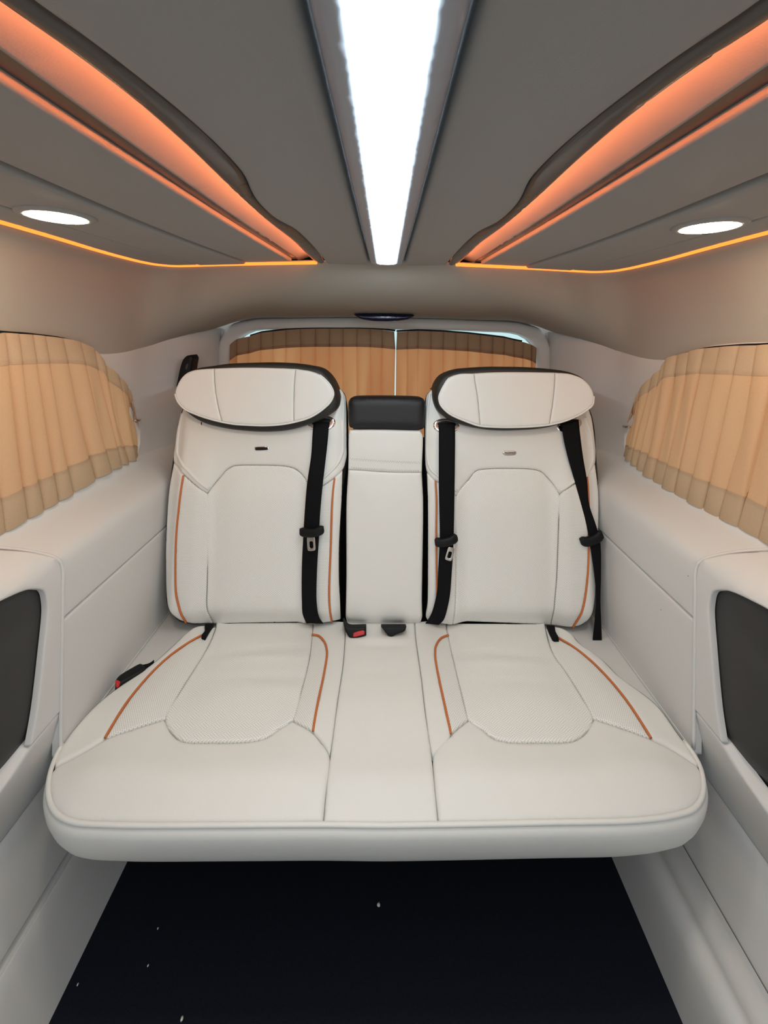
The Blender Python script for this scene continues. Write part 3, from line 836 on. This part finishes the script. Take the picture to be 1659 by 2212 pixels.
HR = dict(shell=[(941.7, 866), (944.5, 835), (958.5, 814), (984.7, 801.6), (1037, 795), (1107, 793.5), (1177, 796), (1236, 805), (1262, 817), (1279, 836), (1285, 856), (1283.6, 875), (1257, 898), (1194.5, 923), (1124.6, 931), (1054.6, 930), (1002, 920), (967, 906), (950, 891)],
          left=[(1025, 807), (991.7, 808.6), (970.7, 817), (956.8, 838), (948.7, 860), (951.5, 873), (967, 891), (1002, 908), (1038, 920), (1035, 885), (1032, 856), (1027, 825)],
          mid=[(1025, 807), (1055, 805), (1089.6, 804), (1140, 804), (1200, 805), (1199, 830), (1196, 863), (1187.5, 917.5), (1155, 921), (1124.6, 922.5), (1089.6, 923), (1060, 922), (1038, 920), (1035, 885), (1032, 856), (1027, 825)],
          right=[(1200, 805), (1236, 808.6), (1261, 819), (1278, 838), (1284, 856), (1282, 873), (1264, 889), (1229, 906.5), (1187.5, 917.5), (1196, 863), (1199, 830)],
          pipe=[(970.7, 817), (956.8, 838), (948.7, 860), (951.5, 873), (967, 891), (1002, 908.5), (1038, 920.5), (1060, 922.5), (1089.6, 923.5), (1124.6, 923), (1155, 921.5), (1187.5, 918), (1229, 907), (1264, 889.5), (1282, 873), (1284, 856)])
for s, Q in ((-1, HL), (1, HR)):
    hs = HS[s]
    hd = panel('headrest', hs.off(-.018).px(Q['shell']), hs.off(-.018), M['shell'], bench, edge=.02, drop=.016, back=.10, res=.016, corner=80)
    for k in ('left', 'mid', 'right'):
        panel('face_panel', hs.px(Q[k]), hs, M['leather'], hd, edge=.006, drop=.0055, back=.024, res=.011, corner=60, inset=.0004)
    surf_tube('face_welt', Q['pipe'], hs, .003, M['leather'], hd, off=-.004)
    for xx in (-.09, .09):
        xc = s * .42 + xx
        tube('headrest_post', [(xc, 1.45, .95), (xc, 1.44, 1.12)], .007, M['chrome'], hd)

# armrest
AR = Surf('y', lambda x, z: 1.314 + .125 * (z - .41) + .03 * (1 - S(.395, .45, z)), -1)
ar = panel('armrest', AR.off(-.02).px([(757, 935), (910, 939), (909, 1100), (907, 1345), (830, 1352), (753, 1345), (754, 1100)]), AR.off(-.02), M['shell'], bench, edge=.01, drop=.008, back=.14, res=.03)
panel('armrest_cover', AR.px([(752, 1014), (790, 1016), (830, 1019), (911.5, 1020), (914.6, 1080), (912, 1297), (911, 1345), (906, 1354), (894, 1358), (829, 1361), (760, 1358), (750, 1354), (747.6, 1346), (747.6, 1249), (748, 1080)]), AR, M['leather'], ar, edge=.012, drop=.010, back=.05, res=.012, puff=.006)
AR2 = AR.off(.0015)
panel('armrest_flap', AR2.px([(755, 930), (830, 930), (908, 932), (913, 940), (912, 1000), (911.5, 1021), (870, 1021), (830, 1020), (790, 1017), (752, 1015), (752.5, 990), (753, 940)]), AR2, M['leather'], ar, edge=.008, drop=.0055, back=.04, res=.010, puff=.004)
AR3 = Surf('y', lambda x, z: AR.fn(x, z) - .0062, -1)
for (p0, p1), nm in ((((757, 990), (909, 998)), 'a'), (((757, 992.5), (909, 1000.5)), 'b'), (((760, 1009.5), (908, 1016)), 'c'), (((762, 1012), (906, 1018)), 'd')):
    vs, fs = [], []
    n = 30
    for i in range(n):
        if nm in 'bd': i += .5
        t = i / n
        u = p0[0] + (p1[0] - p0[0]) * t; v = p0[1] + (p1[1] - p0[1]) * (1 - (1 - t) ** 1.6)
        p = AR3.hit(u, v); k = len(vs)
        for dx, dz, dy in ((-.0018, 0, 0), (0, .0009, -.0012), (.0018, 0, 0), (0, -.0009, -.0012), (0, 0, -.0018)):
            vs.append((p[0] + dx, p[1] + dy + .001, p[2] + dz))
        fs += [(k, k + 1, k + 4), (k + 1, k + 2, k + 4), (k + 2, k + 3, k + 4), (k + 3, k, k + 4)]
    st = obj('stitching', vs, fs, M['headliner'], ar, False)
    st['kind'] = 'stuff'
AP = Surf('y', lambda x, z: AR.fn(x, z) + .006, -1)
panel('armrest_pad', AP.px([(752, 868), (757, 860), (765, 858), (830, 857), (905, 859), (915, 861), (920, 869), (919, 918), (917, 926), (909, 930), (835, 928.5), (762, 927), (754, 923), (752, 914)]), AP, M['black_leather'], ar, edge=.03, drop=.022, back=.15, res=.012)
bev_box('back_frame', (-.62, 1.47, .30), (.62, 1.56, .96), .02, M['dark'], bench)

# cushion
PATH = [(400, 1366), (380, 1385), (332, 1428), (221, 1507), (152, 1580), (130, 1612), (115.5, 1643), (106, 1678), (104, 1706), (109, 1732), (123, 1754), (142, 1766), (165, 1773), (253, 1778), (500, 1778), (698, 1777), (830, 1778.5), (947.5, 1777), (1180, 1772.5), (1380, 1767.5), (1455, 1757.5), (1500, 1742), (1517.5, 1715), (1520, 1688), (1518, 1672), (1511, 1648), (1495, 1620), (1470, 1587), (1419.5, 1519.6), (1335, 1455), (1301, 1421), (1250, 1384), (1235, 1366)]
path = [np.array(p) for p in even(catmull([CUSH.hit(*p) for p in PATH], 8), .012)]
prof = [(0, -.006), (.006, -.012), (.008, -.024), (.005, -.042), (-.003, -.066), (-.016, -.092), (-.033, -.116), (-.056, -.134), (-.10, -.140)]
rows = []
for o_, dz in prof:
    r = []
    for i, p in enumerate(path):
        t = path[min(len(path) - 1, i + 2)] - path[max(0, i - 2)]
        n = np.array([t[1], -t[0], 0]); n /= np.linalg.norm(n) + 1e-9
        if n @ (p - np.array([0, 1.15, p[2]])) < 0: n = -n
        r.append(p + n * o_ + np.array([0, 0, dz]))
    rows.append(r)
cu_ = grid('seat_cushion', rows, M['leather'], bench)
# make the fascia face outwards
me = cu_.data
bm = bmesh.new(); bm.from_mesh(me); bmesh.ops.recalc_face_normals(bm, faces=bm.faces[:]); bm.to_mesh(me); bm.free()
tube('edge_welt', [p + np.array([0, 0, -.004]) for p in path if p[1] < .955], .0048, M['leather'], cu_)
und = [tuple(p) for p in rows[-1]]
obj('underside', und, [tuple(range(len(und)))], M['dark'], cu_, False)

CU = {}
orL = [(437, 1372), (416, 1383), (375.5, 1410), (335, 1445.6), (301, 1483), (267.5, 1526.7), (240.5, 1570.5), (227, 1594)]
oiL = [(674, 1371), (686, 1373), (699.6, 1385), (706, 1405), (699.6, 1456), (686, 1520), (676, 1579)]
orR = [(1205, 1377), (1239.7, 1398), (1276, 1427), (1315.7, 1467), (1359, 1521), (1388, 1565), (1406, 1594)]
oiR = [(968.5, 1372), (954, 1378), (941, 1398), (940, 1416), (950, 1474), (965, 1543), (974, 1584.5)]
cutL = [(632, 1553.7), (605, 1570.6), (571, 1592.5), (537, 1599), (470, 1601), (392, 1597), (372, 1581), (357, 1551)]
cutR = [(1012, 1552), (1041, 1572), (1066, 1592), (1091.5, 1599), (1167, 1601), (1240, 1597), (1261.5, 1583), (1281, 1550)]
sL = [(747, 1340), (746, 1367), (740, 1441.6), (731.6, 1496), (714.8, 1618), (703, 1720), (698, 1777)]
sR = [(896, 1340), (897, 1365), (911, 1466), (918, 1528.5), (932, 1622.5), (937.5, 1675), (947.5, 1777)]
def crease(lst):
    """soft creases across the insert near the backrest"""
    def f(a, b):
        h = 0.0
        for x0, y0, sl, w, hgt, ln in lst:
            dx = a - x0
            h += hgt * math.exp(-((b - y0 - sl * dx) / w) ** 2) * math.exp(-(dx / ln) ** 2)
        return h
    return f
crL = crease([(-.33, 1.19, .10, .012, .004, .12), (-.30, 1.12, .06, .012, -.003, .12), (-.36, 1.225, .12, .010, -.0035, .12), (-.28, 1.08, .03, .02, .003, .10)])
crR = crease([(.33, 1.17, -.06, .014, .0035, .12), (.36, 1.205, -.08, .010, -.0035, .12), (.34, 1.10, -.02, .014, -.0025, .12)])
crC = crease([(.0, 1.235, 0, .012, -.004, .07), (.0, 1.26, 0, .012, .004, .08), (.0, 1.13, .0, .02, -.002, .08)])
def cp(name, pts, m, extra=None, **kw):
    a = dict(edge=.0055, drop=.006, back=.02, res=.011, inset=.0005); a.update(kw)
    return panel(name, CUSH.px(pts), CUSH, m, cu_, extra=extra, **a)
cp('insert_panel', [(468, 1342), (676, 1342), (676, 1351), (669, 1415), (652, 1486)] + cutL + [(389, 1493), (436, 1418.6), (453, 1388), (466.7, 1353)], M['weave'], crL, puff=.008, pw=.07)
cp('insert_panel', [(965, 1344), (965, 1355), (979, 1420), (1004.7, 1525)] + cutR + [(1258, 1507), (1221.7, 1449), (1196, 1413), (1178, 1355), (1176, 1344)], M['weave'], crR, puff=.008, pw=.07)
cp('bolster_panel', orL + [(294.5, 1570.5), (357, 1551), (389, 1493), (436, 1418.6), (453, 1388), (466.7, 1353), (452, 1355)], M['dots'], puff=.004)
cp('bolster_panel', orR + [(1330, 1566), (1281, 1550), (1258, 1507), (1221.7, 1449), (1196, 1413), (1178, 1355), (1190, 1359)], M['dots'], puff=.004)
cp('bolster_panel', oiL + [(632, 1553.7), (652, 1486), (669, 1415)], M['dots'], puff=.003)
cp('bolster_panel', oiR + [(1012, 1552), (1004.7, 1525), (979, 1420)], M['dots'], puff=.003)
cp('side_border', [(118, 1655), (115.5, 1643), (130, 1612), (152, 1580), (221, 1507), (332, 1428), (380, 1385), (400, 1366), (420, 1352), (452, 1348), (452, 1355)] + orL + [(200, 1611)], M['leather'], edge=.012, drop=.010)
cp('side_border', [(1508, 1652), (1511, 1648), (1495, 1620), (1470, 1587), (1419.5, 1519.6), (1335, 1455), (1301, 1421), (1250, 1384), (1235, 1366), (1215, 1354), (1190, 1350), (1190, 1359)] + orR + [(1460, 1621)], M['leather'], edge=.012, drop=.010)
cp('inner_border', [(676, 1342), (676, 1351)] + oiL + [(689.5, 1594), (711.4, 1624.5), (714.8, 1618), (731.6, 1496), (740, 1441.6), (746, 1367), (747, 1342)], M['leather'])
cp('inner_border', [(965, 1342), (965, 1355)] + oiR + [(936, 1628), (932, 1622.5), (918, 1528.5), (911, 1466), (897, 1365), (896, 1342)], M['leather'])
cp('centre_strip', sL + [(830, 1778.5)] + sR[::-1], M['leather'], crC, edge=.008, drop=.007)
cp('front_panel', [(118, 1655), (110, 1668), (106, 1678), (104, 1706), (109, 1732), (123, 1754), (142, 1766), (165, 1773), (253, 1778), (500, 1778), (698, 1777), (703, 1720), (711.4, 1624.5), (689.5, 1594), (676, 1579)] + cutL + [(294.5, 1570.5), (227, 1594), (200, 1611)], M['leather'], edge=.010, drop=.008, puff=.008, pw=.06, res=.014)
cp('front_panel', [(947.5, 1777), (1180, 1772.5), (1380, 1767.5), (1455, 1757.5), (1500, 1742), (1517.5, 1715), (1520, 1688), (1518, 1672), (1508, 1652), (1460, 1621), (1406, 1594), (1330, 1566)] + cutR[::-1] + [(974, 1584.5), (936, 1628), (937.5, 1675)], M['leather'], edge=.010, drop=.008, puff=.008, pw=.06, res=.014)
for q in (orL, oiL, orR, oiR):
    surf_tube('orange_piping', q, CUSH, .0029, M['orange'], cu_, off=.0005)
bev_box('seat_base', (-.50, 1.16, .0), (.50, 1.42, .30), .02, M['dark'], bench)

# ------------------------------------------------------------------ belts
def ribbon(name, rows, surf, parent, thick=.0018, n=7, cols=7):
    """rows: (left px, right px[, depth]) down the strap"""
    L, R = [], []
    for r in rows:
        for lst, p in ((L, r[0]), (R, r[1])):
            lst.append(flat_y(r[2]).hit(*p) if len(r) > 2 else surf.hit(*p))
    L = catmull(L, n); R = catmull(R, n)
    front = [[l * (1 - k / (cols - 1)) + r * (k / (cols - 1)) for k in range(cols)] for l, r in zip(L, R)]
    vs, fs = [], []
    m = len(front)
    for sg in (0, 1):
        for row in front:
            for p in row: vs.append((p[0], p[1] + sg * thick, p[2]))
    N = m * cols
    for i in range(m - 1):
        for j in range(cols - 1):
            a = i * cols + j
            fs.append((a, a + cols, a + cols + 1, a + 1)); fs.append((N + a, N + a + 1, N + a + cols + 1, N + a + cols))
        a = i * cols
        fs.append((a, N + a, N + a + cols, a + cols)); a = i * cols + cols - 1
        fs.append((a, a + cols, N + a + cols, N + a))
    for a0 in (0, (m - 1) * cols):
        for j in range(cols - 1):
            a = a0 + j
            fs.append((a, a + 1, N + a + 1, N + a))
    return obj(name, vs, fs, M['web'], parent, True)

def rotrect(c, w, h, ang, r=3.0):
    """rounded rectangle outline in pixels"""
    pts = []
    ca, sa = math.cos(ang), math.sin(ang)
    for sx, sy, a0 in ((1, 1, 0), (-1, 1, 90), (-1, -1, 180), (1, -1, 270)):
        for k in (0, 45, 90):
            a = math.radians(a0 + k)
            x = sx * (w / 2 - r) + r * math.cos(a); y = sy * (h / 2 - r) + r * math.sin(a)
            pts.append((c[0] + ca * x - sa * y, c[1] + sa * x + ca * y))
    return pts

def tongue(parent, c, w, h, ang, sf, metal=None):
    S1 = sf.off(.016)
    tg = panel('tongue', S1.px([(c[0] + x, c[1] + y) for x, y in shape(w, h, ang)]), S1, M['black'], parent, edge=.008, drop=.007, back=.014, res=.008, corner=70)
    if metal:
        mc, mw, mh, ma = metal
        S2 = sf.off(.010)
        panel('tongue_plate', S2.px(rotrect(mc, mw, mh, ma, 3.0)), S2, M['steel'], tg, edge=.0015, drop=.0008, back=.003, res=.004,
              holes=[S2.px(rotrect((mc[0] - math.sin(ma) * 2, mc[1] + math.cos(ma) * 2), mw * .48, mh * .5, ma, 2.0))], corner=80)
    return tg

def shape(w, h, ang):
    """winged tongue outline: ends higher than the waist"""
    q = [(-.5, -.42), (-.36, -.5), (-.2, -.36), (.2, -.36), (.36, -.5), (.5, -.42), (.5, .2), (.4, .38), (.22, .5), (-.22, .5), (-.4, .38), (-.5, .2)]
    ca, sa = math.cos(ang), math.sin(ang)
    return [(w * x * ca - h * y * sa, w * x * sa + h * y * ca) for x, y in q]

BS = Surf('y', lambda x, z: yb(x, z) - .014, -1)
GS = Surf('y', lambda x, z: yb(x, z) - .005, -1)
def guide(parent, c, w, h, ang):
    g = panel('belt_guide', GS.px([(c[0] + w / 2 * math.cos(a) * math.cos(ang) - h / 2 * math.sin(a) * math.sin(ang), c[1] + w / 2 * math.cos(a) * math.sin(ang) + h / 2 * math.sin(a) * math.cos(ang)) for a in np.linspace(0, 2 * math.pi, 25)[:-1]]), GS, M['chrome'], parent, edge=.010, drop=.008, back=.014, res=.007)
    G2 = GS.off(.001)
    b = panel('belt_slot', G2.px([(c[0] + w * .36 * math.cos(a) * math.cos(ang) - h * .2 * math.sin(a) * math.sin(ang), c[1] - h * .1 + w * .36 * math.cos(a) * math.sin(ang) + h * .2 * math.sin(a) * math.cos(ang)) for a in np.linspace(0, 2 * math.pi, 19)[:-1]]), G2, M['black'], g, edge=.006, drop=.003, back=.006, res=.007)
    return g
guide(bk_l, (694, 915), 64, 40, -.15)
guide(bk_r, (965, 920), 62, 38, .05)
guide(bk_r, (1230, 917), 62, 38, -.25)

b1 = thing('seat_belt', 'black seat belt hanging straight down the left seat back beside the armrest', 'seat belt', (-.26, 1.3, .42), 'black seat belts')
ribbon('webbing', [((677, 912), (711, 912)), ((675, 940), (709, 940)), ((672.7, 979), (705, 979)), ((663, 1048), (697, 1048)), ((657.5, 1117), (691, 1117)), ((655, 1160), (689, 1160)), ((652, 1225), (685, 1225)), ((652, 1297), (684, 1303)), ((654, 1328), (689, 1333)), ((662, 1347), (698, 1347))], BS, b1)
tongue(b1, (672, 1151), 53, 22, -.09, BS, ((672, 1175), 17, 30, -.06))
b2 = thing('seat_belt', 'black seat belt curving down the inner edge of the right seat back', 'seat belt', (.16, 1.3, .42), 'black seat belts')
ribbon('webbing', [((948, 914), (983, 914)), ((948, 950), (983, 950)), ((948, 1050), (982, 1050)), ((949.5, 1120), (981, 1120)), ((950, 1160), (980, 1160)), ((947, 1225), (976, 1235)), ((943, 1285), (970, 1298)), ((932, 1326), (958, 1340)), ((919, 1347), (948, 1350))], BS, b2)
tongue(b2, (965, 1171), 52, 22, -.22, BS, ((972, 1197), 15, 29, .28))
b3 = thing('seat_belt', 'black seat belt twisting off the outer shoulder of the right seat to the wall', 'seat belt', (.62, 1.3, .40), 'black seat belts')
yA = BS.hit(1284, 1165)[1]
ribbon('webbing', [((1213, 917), (1250, 906)), ((1218, 950), (1254, 945)), ((1226, 985), (1260, 990)), ((1243, 1044), (1268, 1037)), ((1254, 1085), (1273, 1090)), ((1266, 1130), (1287, 1133)), ((1273, 1165), (1296, 1165)), ((1277, 1190), (1298, 1190)), ((1285, 1250), (1298, 1250)), ((1288, 1290), (1297, 1297)), ((1285, 1340), (1299, 1350)), ((1281, 1390), (1300, 1390)), ((1286, 1410), (1298, 1420))], Surf('y', lambda x, z: 1.30 + .13 * (z - .41), -1), b3)
tongue(b3, (1282, 1167), 50, 24, -.38, Surf('y', lambda x, z: 1.30 + .13 * (z - .41), -1))

# buckles
LD = flat_z(.430)
k1 = thing('belt_buckle', 'black belt buckle lying on the ledge beside the left cushion edge', 'buckle', tuple(LD.hit(290, 1455)))
k1b = panel('body', LD.px([(249, 1466), (256, 1457), (296, 1433), (303, 1430), (311, 1433), (316, 1440), (312, 1445), (262, 1473), (253, 1477)]), LD, M['black'], k1, edge=.010, drop=.008, back=.036, res=.008, corner=70)
panel('strap', flat_z(.425).px([(306, 1435), (323, 1431), (333, 1424), (330, 1430), (314, 1443)]), flat_z(.425), M['web'], k1, edge=.003, drop=.002, back=.012, res=.008)
panel('release_button', flat_z(.4315).px([(249, 1468), (254, 1468), (260, 1471), (257, 1475), (253, 1478), (250, 1475)]), flat_z(.4315), M['red'], k1, edge=.003, drop=.002, back=.01, res=.005)
k2 = thing('belt_buckle', 'black belt buckle with red button sticking out under the armrest', 'buckle', tuple(flat_y(1.255).hit(770, 1370)))
KB = Surf('y', lambda x, z: 1.262 + .5 * (z - .42), -1)
panel('body', KB.px([(740, 1338), (749, 1352), (790, 1354), (791, 1373), (759, 1382), (745, 1362)]), KB, M['black'], k2, edge=.006, drop=.005, back=.045, res=.008, corner=70)
panel('release_button', KB.off(.002).px([(763, 1368), (767, 1366), (785, 1362), (788, 1364), (787, 1371), (767, 1376), (763, 1376)]), KB.off(.002), M['red'], k2, edge=.002, drop=.0015, back=.008, res=.005, corner=70)
k3 = thing('belt_buckle', 'black belt buckle mostly hidden under the armrest, its button out of sight', 'buckle', tuple(flat_y(1.255).hit(850, 1370)))
panel('body', KB.px([(823, 1354), (878, 1354), (875, 1363), (858, 1370), (845, 1376), (839, 1374)]), KB, M['black'], k3, edge=.005, drop=.004, back=.045, res=.008, corner=75)
panel('strap', KB.off(-.03).px([(850, 1352), (872, 1352), (872, 1360), (850, 1362)]), KB.off(-.03), M['web'], k3, edge=.002, drop=.001, back=.03, res=.01)
for q, nm in (([(443, 1346), (463, 1346), (456, 1356), (450, 1366), (445, 1375), (438, 1373), (436, 1370), (443, 1360)], 'left'), ([(1180, 1349), (1198, 1350), (1199, 1360), (1206, 1374), (1206, 1378), (1195, 1378), (1188, 1368)], 'right')):
    sq = CUSH.off(.012)
    lp = panel('strap_loop', sq.px(q), sq, M['web'], None, edge=.004, drop=.003, back=.014, res=.008, corner=75)
    tag(lp, 'short black strap poking out between the %s cushion and its backrest' % nm, 'strap', 'short black straps')

# two dirt specks on the right-hand quarter trim
wr_root = bpy.data.objects['wall_right']
for u, v in ((1486, 1244), (1427, 1317)):
    q = QUART[1].off(.0045)
    a0, b0 = q.two(q.hit(u, v))
    panel('dirt_speck', [(a0 + .0016 * math.cos(k), b0 + .0011 * math.sin(k)) for k in np.linspace(0, 2 * math.pi, 9)[:-1]], q, M['dark'], wr_root, edge=.0008, drop=.0004, back=.001, res=.0015)

# ------------------------------------------------------------------ crumbs on the carpet
for (u, v), r, lb in (((818, 1958), .0045, 'small pale crumb alone on the dark carpet under the bench middle'), ((393, 2203), .0032, 'pale crumb on the navy carpet well in front of the bench'), ((320, 2087), .002, 'tiny crumb on the carpet near a partner speck'), ((168, 2128), .0022, 'tiny crumb on the carpet beside the left door sill'), ((341, 2007), .0018, 'tiny crumb on the carpet in the shade of the bench')):
    p = flat_z(0).hit(u, v)
    bm = bmesh.new(); bmesh.ops.create_icosphere(bm, subdivisions=1, radius=r)
    rr_ = random.Random(u)
    vs = [(p[0] + q.co.x * rr_.uniform(.6, 1.1), p[1] + q.co.y * rr_.uniform(.7, 1.6), r * .8 + q.co.z * rr_.uniform(.6, .8)) for q in bm.verts]
    bm.verts.index_update()
    fs = [tuple(x.index for x in f.verts) for f in bm.faces]; bm.free()
    tag(obj('crumb', vs, fs, M['crumb'], None, True, None, (p[0], p[1], 0)), lb, 'crumb', 'crumbs on the carpet')
